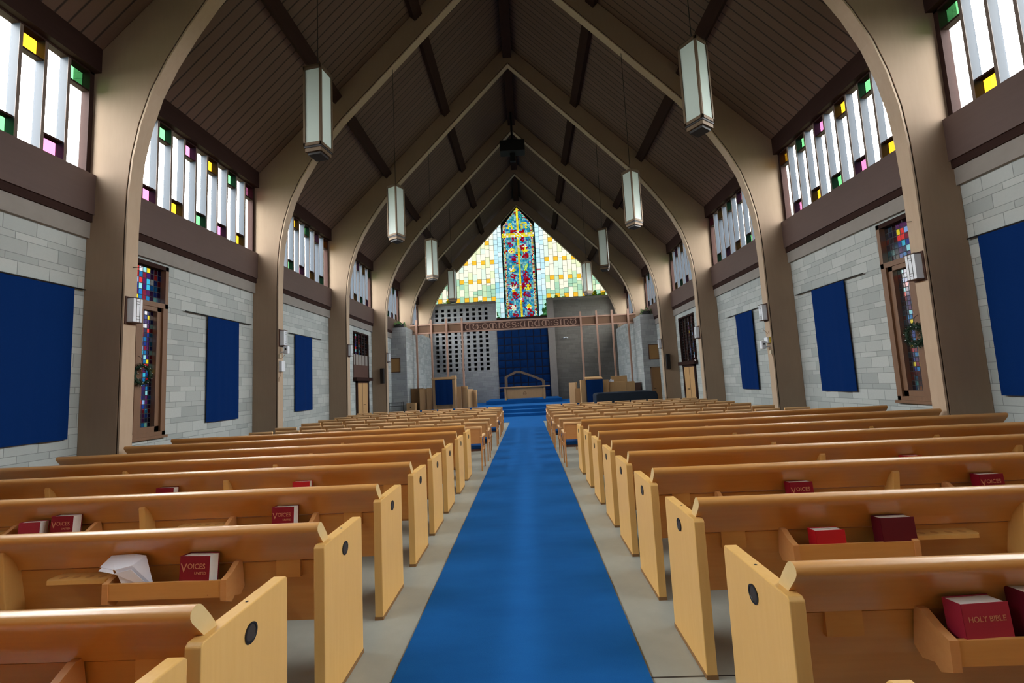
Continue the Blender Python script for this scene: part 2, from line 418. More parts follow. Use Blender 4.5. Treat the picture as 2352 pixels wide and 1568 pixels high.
# ------------------------------------------------------------------ stained glass helper
def cell(m, P, x0, x1, z0, z1, col, g=.006, dens=.035):
    col = tuple(x*dens for x in col)
    """one coloured pane with its lead cames; P maps (u,z) to a point"""
    A = [P(x0, z0), P(x1, z0), P(x1, z1), P(x0, z1)]; B = [P(x0+g, z0+g), P(x1-g, z0+g), P(x1-g, z1-g), P(x0+g, z1-g)]
    m.quad(B, 0, col)
    for q in range(4): m.quad([A[q], A[(q+1) % 4], B[(q+1) % 4], B[q]], 1)
# front window
fwn = bpy.data.objects.new('window_%d' % wn_, None); COL.objects.link(fwn); fwn['kind'] = 'structure'; fwn.location = (0, YF+.1, 0); wn_ += 1
P = lambda u, z: (u, 0, z)
YEL = (1, .78, .03); WH = (1, .97, .72); RED = (.62, .004, .012); BLU = (.02, .22, .75); CYA = (.05, .55, .85); LCY = (.35, .85, .95); TEA = (.04, .45, .45); GRN = (.5, .8, .15); DRK = (.1, .02, .08); PUR = (.3, .05, .5); PNK = (.95, .3, .6); PALE = (.62, .88, .8)
cs = .0704; NCx = 30; m = MB()
def pic(rows_, cx, cz):
    d = {}
    for r, row in enumerate(rows_):
        for q, ch in enumerate(row):
            if ch != '.': d[(cx-len(row)//2+q, cz+len(rows_)//2-r)] = {'y': YEL, 'w': WH, 'r': RED, 'g': GRN, 'p': PALE, 'b': BLU}[ch]
    return d
S_ = {}
zi = lambda z: int((z-5.84)/cs)
A_ = ["..yy..", "..yy..", ".y..y.", ".yyyy.", "yy..yy", "yy..yy"]; O_ = [".yyyy.", "yy..yy", "y....y", "yy..yy", ".y..y.", "yy..yy"]
ROSE = ["..wyy..", ".wyywy.", "wyywyyw", "wywrwyw", ".wyywy.", "..wwy.."]
ANCH = ["..ww..", "..ww..", "wwwww.", "..yy..", "..yy..", "y.yy.y", "yyyyyy", ".yyyy."]
CLOV = ["...gy.", "...yw.", "ww.ww.", "wwwwyy", ".wwyyy", ".yyyy."]; PALM = ["...gg.", "..ggg.", "..ggg.", ".ggg..", ".ggg..", ".gg...", ".g...."]
DOVE = ["w..g..w", "pw.g.wp", "pwwwwwp", ".ppwpp.", "..www..", "..yyy..", "..yyy.."]; ANC2 = ["..yy..", ".gyyg.", "..yy..", "g.yy.g", "gyyyyg", ".gyyg."]
LAMB = [".ww.r.", "rwwwr.", "wwwwww", "rwwwwr", ".wgwp.", "..pp.."]; FIG = ["..yy..", ".yyyy.", "wyyyyw", "wwyyww", ".wrrw.", ".rrrr."]
for rows_, cx, z in ((A_, 8, 11.95), (O_, 21, 11.95), (ROSE, 8, 10.25), (ANCH, 21, 10.4), (CLOV, 8, 9.05), (PALM, 21, 9.1), (DOVE, 8, 7.75), (ANC2, 22, 7.75), (LAMB, 8, 6.45), (FIG, 22, 6.45)):
    S_.update(pic(rows_, cx, zi(z)))
redc = [(11.5, -.25, .34), (11.5, .25, .34), (11.05, -.3, .3), (11.05, .3, .3), (10.7, -.55, .25), (9.9, .45, .4), (10.5, .35, .4), (9.75, -.35, .3), (8.6, -.45, .32), (8.7, .35, .35), (7.95, -.4, .4), (7.9, .4, .5), (7.3, -.35, .38), (7.3, .4, .4), (6.6, -.75, .3), (6.05, -.4, .3), (6.05, .55, .35), (8.3, .4, .3)]
for c_ in range(NCx):
    for r in range(108):
        x0 = -1.056+c_*cs; z0 = 5.84+r*cs; xc, zc = x0+cs/2, z0+cs/2
        if zc > 13.34-abs(xc)*1.31: continue
        ax = abs(xc); rnd = random.Random((c_//2)*1009+(r//2)*31+(c_+r)//5).random(); rnd = min(.999, max(0, rnd+R.uniform(-.03, .03)))
        if ax < .105: col = YEL if rnd < .72 else (WH if rnd < .9 else (.85, .6, .02))
        elif abs(zc-11.33) < .11: col = YEL if rnd < .75 else WH
        elif (c_, r) in S_: col = S_[(c_, r)]
        elif c_ in (0, 29) : col = (.02, .12, .12) if rnd < .7 else TEA
        elif c_ in (1, 2, 27, 28) or zc > 13.34-abs(xc)*1.31-.17:
            col = [WH, RED, (1, .85, .3), (.3, .02, .06), WH, YEL][(r+c_*2+int(rnd*2)) % 6] if c_ % 2 == 0 else [WH, (1, .85, .3), RED, WH][(r+int(rnd*2)) % 4]
        else:
            col = None
            for (rz_, rx_, rr) in redc:
                if (zc-rz_)**2+(xc-rx_)**2 < rr*rr*(.2+rnd*.35) and R.random() < .8: col = RED if R.random() < .8 else PUR; break
            if col is None:
                low = (12.5-zc)/6.5
                col = (LCY if rnd < .42-.12*low else CYA if rnd < .64 else BLU if rnd < .66+.22*low+.06 else TEA if rnd < .95 else (PNK if rnd > .985 else RED))
        f_ = .7+.6*R.random(); col = tuple(min(1, x*f_) for x in col)
        cell(m, P, x0, x0+cs, z0, z0+cs, col, .006, .042 if ax < .105 or abs(zc-11.33) < .11 or (c_, r) in S_ else .028)
for s in (-1, 1): m.box(1.05*s, 1.11*s, -.03, .03, 5.8, 11.95, 1)
for s in (-1, 1): m.prism([(1.06*s, 11.88), (1.12*s, 11.88), (1.12*s, 13.2), (0, 14.0), (0, 13.22)], 1, -.01, .02, 1)
m.build('glass_centre', ['glass_stained', 'lead'], fwn)
for s in (-1, 1):
    m = MB(); u = 1.11
    while u < 6.6:
        w = .27 if u < 1.6 else .293; u2 = u+w; blue = u < 1.6; z = 5.84 if blue else 6.97; kcol = round((u-1.65)/.293); top = 13.6-u
        while z < top:
            if blue:
                h = .28+.12*R.random(); d = max(0, (9-z)/3); f_ = R.random()
                col = (.55, .85, .95) if f_ < .5 else (.35, .75, .9) if f_ < .5+.3*d else (.75, .95, 1)
                if f_ > .97: col = (.8, .1, .1); h = .09
                if z < 7 and u > 1.3: col = (.45, .85, .75)
            else:
                if z < 6.98:
                    sq = [zr-.14 for q, zr in enumerate([7.15, 8.35, 9.6, 10.9]) if (kcol+q) % 2 == 0]
                nxt = [q for q in sq if q >= z-.01]
                if nxt and abs(nxt[0]-z) < .02: h = .28; col = (1, .55, .04)
                else:
                    h = .3+.5*R.random(); g_ = R.random(); col = (1, 1, .80) if g_ < .55 else (.86, 1, .62) if g_ < .8 else (.78, .95, .82)
                    if z < 8.25 and g_ > .25: col = (.42, .72, .52) if g_ > .6 else (.62, .85, .55); h *= .6
                    if nxt:
                        if z+h > nxt[0]-.15: h = nxt[0]-z
            h = min(h, top-z+.02)
            a_, b_ = (u*s, u2*s) if s > 0 else (u2*s, u*s)
            cell(m, P, a_, b_, z, z+h, col, .009, .038); z += h
        u = u2
    m.build('glass_side', ['glass_stained', 'lead'], fwn)

# tall stained windows in the first bay, right beside the first arch
DARKS = [(.02, .05, .3), (.25, .02, .05), (.05, .02, .15), (.02, .2, .5), (.1, .02, .12), (.03, .03, .1)]
def stained_panel(mb, P, y0, y1, z0, z1, csz, seed, lit=.2, warm=0):
    rr = random.Random(seed); ny = max(1, round((y1-y0)/csz)); nz = max(1, round((z1-z0)/(csz*1.25)))
    for a in range(ny):
        for b in range(nz):
            f_ = rr.random(); band = (b*2654435761 >> 5) % 7
            if f_ < lit: col = rr.choice([CYA, BLU, (.3, .5, .95), LCY, RED, (.9, .05, .05), YEL, (.9, .9, 1)] if not warm else [CYA, RED, (.9, .05, .05), RED, YEL, (.3, .5, .95), LCY])
            else: col = rr.choice(DARKS)
            u0 = y0+(y1-y0)*a/ny; u1 = y0+(y1-y0)*(a+1)/ny; w0 = z0+(z1-z0)*b/nz; w1 = z0+(z1-z0)*(b+1)/nz
            cell(mb, P, u0, u1, w0, w1, col, .006)
for s in (-1, 1):
    o = bpy.data.objects.new('window_%d' % wn_, None); COL.objects.link(o); o['kind'] = 'structure'; o.location = (6.8*s, 6.86, .93); wn_ += 1
    P = (lambda s: lambda u, z: (.03*s, u, z))(s)
    f = MB(); xa, xb = -.07*s, .08*s; L = 1.34; H = 3.2
    f.box(xa, xb, 0, .07, 0, H).box(xa, xb, L-.07, L, 0, H).box(xa, xb, 0, L, 0, .07).box(xa, xb, 0, L, H-.08, H, 1).box(xa, xb, 0, L, 2.38, 2.47)
    f.box(-.05*s, xb, .07, .16, .07, 2.38).box(-.05*s, xb, L-.22, L-.07, .07, 2.38).box(-.05*s, xb, .07, L-.07, .07, .17).box(-.05*s, xb, .07, L-.07, 2.30, 2.38)
    f.box(xa, xb, .55, .80, .07, 2.38).box(-.09*s, xb, .64, .70, .07, 2.38).box(-.09*s, xb, L-.13, L-.09, .07, 2.38).box(xa, xb, .55, .62, 2.47, H-.08)
    f.build('window_frame', ['frame_wood', 'beam_wood'], o)
    g = MB()
    stained_panel(g, P, .16, .55, .17, 2.30, .066, 5+s, .2, s > 0); stained_panel(g, P, .80, 1.12, .17, 2.30, .066, 9+s, .28, s > 0)
    stained_panel(g, P, .07, L-.07, 2.47, H-.08, .08, 12+s, .24, s > 0)
    g.build('stained_glass', ['glass_stained', 'lead'], o)
    MB().box(-.11*s, .06*s, -.02, L+.02, -.05, 0).build('window_sill', 'frame_wood', o)
    # upper stained panel over the side door in the third bay
    o = bpy.data.objects.new('window_%d' % wn_, None); COL.objects.link(o); o['kind'] = 'structure'; o.location = (6.8*s, 17.35, 2.12); wn_ += 1
    P = (lambda s: lambda u, z: (.03*s, u, z))(s); f = MB(); L = 1.75; H = 1.88; n = 5
    f.box(-.05*s, .1*s, 0, .05, 0, H).box(-.05*s, .1*s, L-.05, L, 0, H).box(-.05*s, .1*s, 0, L, H-.06, H)
    for q in range(1, n): f.box(-.0*s, .1*s, L*q/n-.022, L*q/n+.022, 0, H)
    f.build('window_frame', 'beam_wood', o); g = MB()
    if s < 0:
        stained_panel(g, P, .05, L-.05, .95, H-.06, .09, 31, .45)
        g.build('stained_glass', ['glass_stained', 'lead'], o)
        pl = MB()
        for q in range(n): pl.box(.0, .02*s, L*q/n+.04, L*(q+1)/n-.04, .52, .95)
        pl.box(-.03*s, .05*s, .02, L-.02, 0, .52, 1); pl.build('lower_panel', ['plaster', 'dark_panel'], o)
    else:
        stained_panel(g, P, .05, L-.05, .02, H-.06, .09, 32, .3); g.build('stained_glass', ['glass_stained', 'lead'], o)
    MB().box(-.2*s, .08*s, -.04, L+.04, -.14, .0).build('window_sill', 'beam_wood', o)
    # side door below
    d = bpy.data.objects.new('door_%d' % (1 if s < 0 else 2), None); COL.objects.link(d); d['kind'] = 'structure'; d.location = (6.75*s, 17.55, 0)
    f = MB().box(-.06*s, 0, 0, .1, 0, 1.98).box(-.06*s, 0, 1.25, 1.35, 0, 1.98).box(-.06*s, 0, 0, 1.35, 1.9, 1.98); f.build('door_frame', 'beam_wood', d)
    MB().box(-.03*s, 0, .1, 1.25, 0, 1.9).box(-.034*s, -.03*s, .66, .68, 0, 1.9, 1).build('door_leaf', ['furniture_wood', 'groove'], d)
    MB().tube([(-.035*s, .74, 1.0), (-.09*s, .74, 1.0), (-.09*s, .84, 1.0)], .012).build('door_handle', 'dark_metal', d)

# door and notice board in the chancel return walls
d = bpy.data.objects.new('door_3', None); COL.objects.link(d); d['kind'] = 'structure'; d.location = (6.0, 22.29, 0)
MB().box(.28, .34, -.03, 0, 0, 2.06).box(.28, .76, -.03, 0, 2.0, 2.06).build('door_frame', 'frame_wood', d)
MB().box(.34, .76, -.02, 0, 0, 2.0).build('door_leaf', 'door_wood', d)
MB().tube([(.4, -.02, 1.0), (.4, -.07, 1.0), (.48, -.07, 1.0)], .012).build('door_handle', 'dark_metal', d)
for s, x, z0, z1 in ((-1, -6.56, 2.42, 3.17), (1, 6.52, 2.42, 3.19)):
    t = thing('notice_board', 'brown cork notice board in wood frame on %s chancel return wall' % SIDE[s], 'board', (x, 22.3, z0))
    w, h = .27, z1-z0
    f = MB().box(-w, w, -.03, 0, 0, .04).box(-w, w, -.03, 0, h-.04, h).box(-w, -w+.04, -.03, 0, 0, h).box(w-.04, w, -.03, 0, 0, h); f.build('frame', 'dark_panel', t)
    MB().box(-w+.04, w-.04, -.015, 0, .04, h-.04).build('board', 'cork', t)
    # shelf-top clutter on the chancel return wall
    p = thing('shelf_plant', 'small dark planter with trailing leaves on top of the %s chancel wall' % SIDE[s], 'plant', (6.35*s, 22.55, 4.72))
    MB().box(-.22, .22, -.1, .1, 0, .2).build('planter', 'black', p)
    lf = MB(); rr = random.Random(3+s)
    for q in range(40):
        a = rr.uniform(-.3, .3); b = rr.uniform(-.14, .1); c_ = rr.uniform(.1, .34) if abs(a) < .24 else rr.uniform(.02, .25); r_ = .05
        lf.quad([(a-r_, b, c_), (a, b-.03, c_+r_*.6), (a+r_, b+.02, c_+.01), (a, b+.02, c_-r_*.7)])
    lf.build('foliage', 'leaf', p)

# ------------------------------------------------------------------ banners
def cloth(w, h, amp, n=36, sd=0, t=.012):
    m = MB(); rr = random.Random(sd); ph = [rr.uniform(0, 6) for _ in range(3)]
    nz = 10; F = []; B = []
    for j in range(nz+1):
        z = -h*j/nz; a = amp*(.35+.65*j/nz); rf = []; rb = []
        for i in range(n+1):
            u = i/n; d = a*(math.sin(u*9+ph[0])*.6+math.sin(u*17+ph[1])*.3+math.sin(u*29+ph[2])*.15)
            rf.append((u*w-w/2, d, z)); rb.append((u*w-w/2, d+t, z))
        F.append(rf); B.append(rb)
    for j in range(nz):
        for i in range(n):
            m.quad([F[j+1][i], F[j+1][i+1], F[j][i+1], F[j][i]]); m.quad([B[j][i], B[j][i+1], B[j+1][i+1], B[j+1][i]])
        m.quad([F[j][0], B[j][0], B[j+1][0], F[j+1][0]]); m.quad([F[j+1][n], B[j+1][n], B[j][n], F[j][n]])
    for i in range(n): m.quad([F[nz][i], B[nz][i], B[nz][i+1], F[nz][i+1]]); m.quad([F[0][i+1], B[0][i+1], B[0][i], F[0][i]])
    return m
for s in (-1, 1):
    for q, (yc, ra, rb) in enumerate(((5.9, 4.43, 6.57), (9.755 if s < 0 else 9.645, 8.61, 10.75), (13.37, 12.5, 14.52))):
        lab = ['nearest the camera', 'between the first and second arches', 'farthest toward the front'][q]
        t = thing('wall_banner', 'plain navy cloth banner on the %s block wall, %s' % (SIDE[s], lab), 'banner', (6.70*s, yc, 3.33), math.pi/2*(-s), 'navy banners on the side walls')
        cloth(1.01, 2.27, .018, sd=q+s*5).build('cloth', 'navy_cloth', t, smooth=True)
        # rod runs along the wall
        MB().tube([((ra-yc)*-s, .01, .015), ((rb-yc)*-s, .01, .015)], .012).build('rod', 'dark_metal', t)

# ------------------------------------------------------------------ pews
LY = [.875, 1.43, 2.27, 3.13, 4.01, 4.80, 5.60, 6.56, 7.44]; RY = [.69, 1.59, 2.44, 3.27, 4.05, 4.83, 5.72, 6.60, 7.55]
def ribbon(prof, th):
    up = offs(prof, th)
    return prof, up
def make_pew(s):
    # local x runs from the aisle (0) to the wall (5.03*s); y forward, rear edge of end panel at 0
    t = thing('church_pew', 'pew', 'pew', (0, 0, 0))
    X = lambda x: x*s
    W = 5.05
    pan = MB()
    c_ = .012
    pan.prism([(c_, 0), (.5-c_, 0), (.5, c_), (.5, .79-c_), (.5-c_, .79), (c_, .79), (0, .79-c_), (0, c_)], 0, X(0), X(.055))
    e = pan.build('end_panel', 'panel_wood', t, bevel=.004)
    so = MB(); xf = X(-.004); ring = []
    n = 24
    for q in range(n):
        a0, a1 = 2*math.pi*q/n, 2*math.pi*(q+1)/n; yc, zc = .25, .69
        f = lambda a, r, x: (x, yc+r*math.cos(a), zc+r*math.sin(a))
        so.quad([f(a0, .036, xf), f(a1, .036, xf), f(a1, .029, xf), f(a0, .029, xf)], 0)
        so.quad([f(a0, .036, xf), f(a1, .036, xf), f(a1, .036, X(.002)), f(a0, .036, X(.002))], 0)
        so.quad([f(a0, .029, xf), f(a1, .029, xf), f(a1, .026, X(.0)), f(a0, .026, X(.0))], 0)
    so.disc((X(-.0015), .25, .69), .028, 0, n, 1)
    so.build('candle_socket', ['dark_metal', 'socket_dark'], e)
    MB().disc((X(.028), .27, .7912), .006, 2, 10).build('screw_hole', 'black', e)
    MB().box(X(-.002), X(.057), -.002, .502, 0, .022).build('foot_strip', 'door_wood', e)
    # backrest: rolled top, upper board, groove, lower board
    loop = [(.108, .688), (.099, .715), (.084, .745), (.062, .775), (.037, .804), (.014, .831), (-.003, .852), (-.011, .868), (-.011, .882), (-.004, .893), (.008, .900), (.022, .900), (.035, .893), (.048, .879), (.062, .861), (.081, .836), (.101, .806), (.120, .772), (.135, .735), (.146, .688)]
    b = MB()
    b.prism(loop, 0, X(.028), X(W), 0, 1)
    ob_ = b.build('backrest', ['pew_wood', 'end_grain'], t, smooth=True); md_ = ob_.modifiers.new('n', 'EDGE_SPLIT'); md_.split_angle = .7
    lowb = MB().prism([(.122, .678), (.155, .684), (.175, .52), (.190, .36), (.163, .36), (.148, .52)], 0, X(.058), X(W-.03)); lowb.build('lower_back_board', 'pew_wood', t)
    MB().prism([(.165, .40), (.17, .435), (.30, .42), (.50, .44), (.515, .43), (.51, .40)], 0, X(.055), X(W-.1)).build('seat', 'pew_wood', t)
    MB().box(X(.055), X(W-.1), .46, .485, .26, .41).build('seat_rail', 'pew_wood', t)
    MB().prism([(0.06, 0), (.48, 0), (.48, .44), (.20, .56), (.13, .62), (.10, .62)], 0, X(W-.14), X(W-.085)).build('wall_end_panel', 'panel_wood', t, bevel=.004)
    for xb in (1.74, 3.43):
        br = MB().prism([(.06, .805), (.036, .805), (.03, .79), (.038, .72), (.045, .60), (.062, .48), (.10, .36), (.17, .33), (.155, .52), (.13, .67), (.10, .745)], 0, X(xb-.024), X(xb+.024)); br.build('bracket', 'panel_wood', t, bevel=.005)
    for c0 in (.52, 2.14, 3.75):
        r = MB(); a, b = c0, c0+.58
        r.box(X(a), X(b), -.012, .002, .565, .645).box(X(a), X(b), 0, .12, .56, .572)
        for xx in (a-.03, b):
            r.prism([(-.016, .55), (-.016, .648), (.03, .665), (.085, .70), (.11, .70), (.13, .56), (.10, .53), (.05, .545), (.03, .525)], 0, X(xx), X(xx+.03), 1)
        r.build('book_rack', ['pew_wood', 'chair_wood'], t)
    for c0 in (1.16, 2.85):
        cu = MB().prism([(X(c0), .03), (X(c0+.31), .03), (X(c0+.33), .055), (X(c0+.33), .13), (X(c0-.01), .13), (X(c0-.01), .055)], 2, .635, .655)
        for q in range(4): cu.disc((X(c0+.05+q*.07), .07, .6562), .018, 2, 14, 1)
        cu.build('cup_shelf', ['panel_wood', 'pew_wood'], t)
    MB().box(X(.18), X(.31), .112, .15, .60, .69, 0).box(X(.185), X(.305), .1135, .12, .6901, .6903, 1).build('card_holder', ['pew_wood', 'groove'], t)
    return t
place = ['nearest the camera', 'second from the camera', 'third from the camera', 'fourth from the camera', 'fifth from the camera', 'sixth from the camera', 'seventh from the camera', 'eighth from the camera', 'farthest, just before the chairs']
for s, YS, x0 in ((-1, LY, -.93), (1, RY, .97)):
    src = remember(make_pew(s)); src.location = (x0, YS[0], 0); lab = 'long varnished wooden pew %s of the aisle, %s'
    src['label'] = lab % (SIDE[s], place[0]); src['group'] = 'wooden pews %s of the aisle' % SIDE[s]
    for i in range(1, 9): dup(src, (x0, YS[i], 0), lab % (SIDE[s], place[i]))

# books
def book(loc, w, h, d, cover, label, title=None, sub=None, rz=0, tilt=.06, group='red hymnals and bibles in the pew racks', spine=-1):
    # standing upright, front cover toward -y, leaning its top toward +y
    t = thing('hymnal', label, 'book', loc, group=group, rot=(-tilt, 0, rz))
    th = .0025; sx = -1 if spine < 0 else 1
    c_ = MB().box(-w/2, w/2, -d/2, -d/2+th, 0, h).box(-w/2, w/2, d/2-th, d/2, 0, h).box(sx*w/2, sx*(w/2-th), -d/2, d/2, 0, h)
    c_.build('cover', cover, t, bevel=.001)
    MB().box(-w/2+.004, w/2-.004, -d/2+th, d/2-th, .003, h-.004).build('pages', 'pages', t)
    if title:
        mt = Matrix.Translation((0, -d/2-.0006, h*.72)) @ Matrix.Rotation(math.pi/2, 4, 'X')
        if title == 'VOICES':
            text_mesh('title_initial', 'V', w*.36, 'gilt', t, Matrix.Translation((-w*.36, 0, -.006)) @ mt, .0004)
            text_mesh('title', 'OICES', w*.22, 'gilt', t, Matrix.Translation((w*.06, 0, .002)) @ mt, .0004)
        else: text_mesh('title', title, w*.15, 'gilt', t, mt, .0004)
        if sub:
            mt = Matrix.Translation((w*.2, -d/2-.0006, h*.56)) @ Matrix.Rotation(math.pi/2, 4, 'X')
            text_mesh('subtitle', sub, w*.11, 'gilt', t, mt, .0004)
zb = .573
bk = [
 (-1.60, 2.27, .165, .215, 'maroon', 'maroon hymnal in the rack beside the crumpled white paper', 'VOICES', 'UNITED', -.08),
 (-1.63, 3.13, .160, .225, 'maroon', 'maroon hymnal alone in the aisle-side rack, left side, fourth pew', 'VOICES', 'UNITED', -.05),
 (-3.47, 3.13, .155, .190, 'faded_red', 'shorter faded red book at the far left edge of the fourth left pew', None, None, .02),
 (-3.23, 3.13, .170, .225, 'maroon', 'maroon hymnal right of the shorter faded red book, left pews', 'VOICES', 'UNITED', -.04),
 (-1.96, 4.01, .155, .222, 'red_cover', 'red book whose top shows over the fourth left pew, near its middle', None, None, .03),
 (-3.22, 4.01, .165, .218, 'maroon', 'dark red book whose white page top peeks over the fourth left pew', None, None, 0),
 (1.585, 1.59, .165, .205, 'faded_red', 'faded red bible in the rack nearest the camera, right side', 'HOLY BIBLE', None, .07),
 (1.80, 1.59, .165, .235, 'dark_maroon', 'taller dark maroon book cut by the right picture edge', None, None, .03),
 (1.645, 2.44, .155, .165, 'red_cover', 'bright red short book in the second right pew rack', None, None, .03),
 (1.995, 2.44, .175, .215, 'dark_maroon', 'thick dark maroon book right of the short bright red book', None, None, .02),
 (2.005, 3.27, .165, .215, 'maroon', 'maroon hymnal in the fourth right pew rack nearer the aisle', 'VOICES', None, .03),
 (3.31, 3.27, .170, .215, 'maroon', 'maroon hymnal at the far right in the fourth right pew', 'VOICES', None, .03),
 (3.44, 4.05, .150, .212, 'red_cover', 'red book just peeking over a pew back far right', None, None, 0)]
for x, y, w, h, cv, lb, ti, su, rz in bk:
    book((x+(.02 if x > 0 else .005), y+.026, zb), w, h-.028, .064, cv, lb, ti, su, rz, spine=-1)
# folded papers
pp = MB()
V_ = [(-.13, 0, .10), (-.02, -.03, .095), (.06, -.02, .11), (.03, .03, .15), (-.10, .035, .145), (.16, .0, 0), (.02, -.03, .02), (.09, .03, .14)]
for q in ((0, 1, 4), (1, 3, 4), (1, 2, 3), (2, 7, 3), (2, 5, 7), (1, 5, 2), (1, 6, 5)): pp.quad([V_[i_] for i_ in q])
for q in ((0, 1, 4), (1, 5, 2)): pp.quad([(V_[i_][0]+.005, V_[i_][1]-.012, V_[i_][2]-.014) for i_ in q])
o = pp.build('folded_paper', 'paper', loc=(-1.99, 2.30, .615)); tag(o, 'crumpled folded white paper sticking out of the left pew rack', 'paper')
md = o.modifiers.new('s', 'SOLIDIFY'); md.thickness = .002

# ------------------------------------------------------------------ chairs
def make_chair(arm):
    t = thing('stacking_chair', 'chair', 'chair'); w = .25
    b = MB().box(-w+.03, w-.03, .012, .03, .49, .765); b.build('backrest', 'chair_wood', t)
    MB().prism([(0, .764), (0, .788), (.006, .797), (.018, .802), (.032, .798), (.04, .788), (.04, .764)], 0, -w, w).build('top_rail', 'rail_wood_lit', t)
    se = MB().prism([(.05, .385), (.05, .445), (.09, .455), (.43, .455), (.46, .445), (.46, .385)], 0, -w+.03, w-.03); se.build('seat_cushion', 'seat_cloth', t, bevel=.01)
    MB().box(-w+.03, w-.03, .06, .45, .345, .384).build('seat_frame', 'dark_panel', t)
    for sx in (-1, 1):
        x = (w-.014)*sx
        MB().prism([(-.03, 0), (.002, 0), (.036, .42), (.036, .766), (.004, .766), (.004, .42)], 0, x-.013, x+.013).build('rear_leg', 'chair_wood', t)
        hi = .60 if (arm and sx == arm) else .40
        MB().prism([(.44, 0), (.468, 0), (.45, .38), (.45, hi), (.42, hi), (.42, .38)], 0, x-.013, x+.013).build('front_leg', 'chair_wood', t)
    if arm:
        x = (w-.014)*arm
        MB().prism([(.0, .60), (.0, .625), (.47, .63), (.49, .615), (.47, .595)], 0, x-.024, x+.024).build('armrest', 'rail_wood_lit', t, bevel=.006)
        MB().box(x-.016, x+.016, .02, .44, .36, .40).build('side_rail', 'chair_wood', t)
        d = MB(); d.tube([(x+.012*arm, .30, .38), (x+.034*arm, .30, .38)], .036, 14); d.build('link_disc', 'chair_wood', t)
    return t
cp = {a: remember(make_chair(a)) for a in (-1, 0, 1)}; used = set()
CY = [8.26, 9.25, 10.23, 11.35, 12.35, 13.30, 14.22, 15.20]
cxL = [-.76, -.74, -.78, -.70, -.76, -.74, -.76, -.77]; cxR = [.75, .74, .68, .70, .69, .69, .70, .72]
rc = random.Random(4)
for s in (-1, 1):
    for r in range(8):
        x = (cxL if s < 0 else cxR)[r]
        for k2 in range(9):
            if k2: x += s*(.555+rc.choice([0, 0, .008, .035]))
            a = -s if k2 == 0 else 0
            loc = (x+s*.25, CY[r]+rc.uniform(-.02, .02), 0)
            lab = 'light wood chair with blue seat, %s from the aisle, %s side, %s chair row' % (ORD[k2+1], SIDE[s], ORD[r+1])
            rz = rc.uniform(-.015, .015)
            if a not in used:
                used.add(a); c_ = cp[a]; c_.location = loc; c_.rotation_euler = (0, 0, rz); c_['label'] = lab
            else: c_ = dup(cp[a], loc, lab, rz)
            c_['group'] = 'wooden chairs with blue seats in rows before the chancel'

# ------------------------------------------------------------------ lanterns, sconces, wall fittings
def make_lantern():
    t = thing('pendant_lantern', 'l', 'lamp'); w = .16; z0, z1 = .13, 1.42
    fr = MB()
    for sx in (-1, 1):
        for sy in (-1, 1): fr.box(sx*w, sx*(w-.035), *sorted((sy*w, sy*(w-.035))), z0, z1)
    for z in ((z0, z0+.05), (z1, z1+.06)):
        fr.box(-w, w, -w, -w+.03, *z).box(-w, w, w-.03, w, *z).box(-w, -w+.03, -w, w, *z).box(w-.03, w, -w, w, *z)
    fr.box(-w, w, -w, w, z1+.05, z1+.07)
    fr.build('frame', 'bronze', t)
    for sx, sy in ((0, -1), (0, 1), (-1, 0), (1, 0)):
        g = MB()
        if sx: g.box(sx*(w-.018), sx*(w-.012), -w+.035, w-.035, z0+.05, z1)
        else: g.box(-w+.035, w-.035, *sorted((sy*(w-.018), sy*(w-.012))), z0+.05, z1)
        g.build('glass_panel', 'opal', t)
    bt = MB().box(-w+.01, w-.01, -w+.01, w-.01, .10, .128, 1).box(-w+.02, w-.02, -w+.02, w-.02, .04, .10).box(-w+.05, w-.05, -w+.05, w-.05, 0, .04, 1); bt.build('base_cap', ['bronze', 'dark_metal'], t)
    MB().box(-.05, .05, -.05, .05, z1+.07, z1+.1).build('top_cap', 'dark_metal', t)
    return t
lp = remember(make_lantern()); first = True
rots = {(-1, 1): -.16, (-1, 2): -.5, (-1, 3): -.5, (-1, 4): -.2, (1, 1): .62, (1, 2): .62, (1, 3): -.3, (1, 4): .5}
for s in (-1, 1):
    for i in range(1, 5):
        loc = (3.05*s, AY[i]+.11, 5.34)
        lab = 'tall bronze and opal glass lantern hanging from the %s arch, %s side' % (ORD[i], SIDE[s])
        if first: o = lp; o.location = loc; o['label'] = lab; o.rotation_euler = (0, 0, rots[(s, i)]); first = False
        else: o = dup(lp, loc, lab, rots[(s, i)])
        o['group'] = 'hanging lanterns of the nave'
        z = 13.25-3.05*1.034-5.34
        MB().tube([(0, 0, 1.52), (0, 0, z+.02)], .007, 6).build('cable', 'dark_metal', o)
def make_sconce():
    # local: mounted on plane x=0, sticks out to +x
    t = thing('wall_sconce', 's', 'lamp')
    MB().box(0, .02, -.10, .10, -.02, .42).build('back_plate', 'dark_panel', t)
    MB().box(.02, .13, -.08, .08, .012, .388).build('shade', 'opal_edge', t, bevel=.004)
    g = MB().box(.02, .14, -.085, .085, 0, .012).box(.02, .14, -.085, .085, .388, .40)
    g2 = MB()
    for sy in (-1, 1):
        yy = sy*.083
        pass
    for yb in (-.03, .03): g2.box(.1315, .134, yb-.003, yb+.003, .012, .388)
    for zz in (.06, .10, .30, .34): g2.box(.1315, .134, -.03, .03, zz-.003, zz+.003)
    g.build('rim', 'dark_panel', t); g2.build('fretwork', 'dark_metal', t); return t
sp_ = remember(make_sconce()); first = True
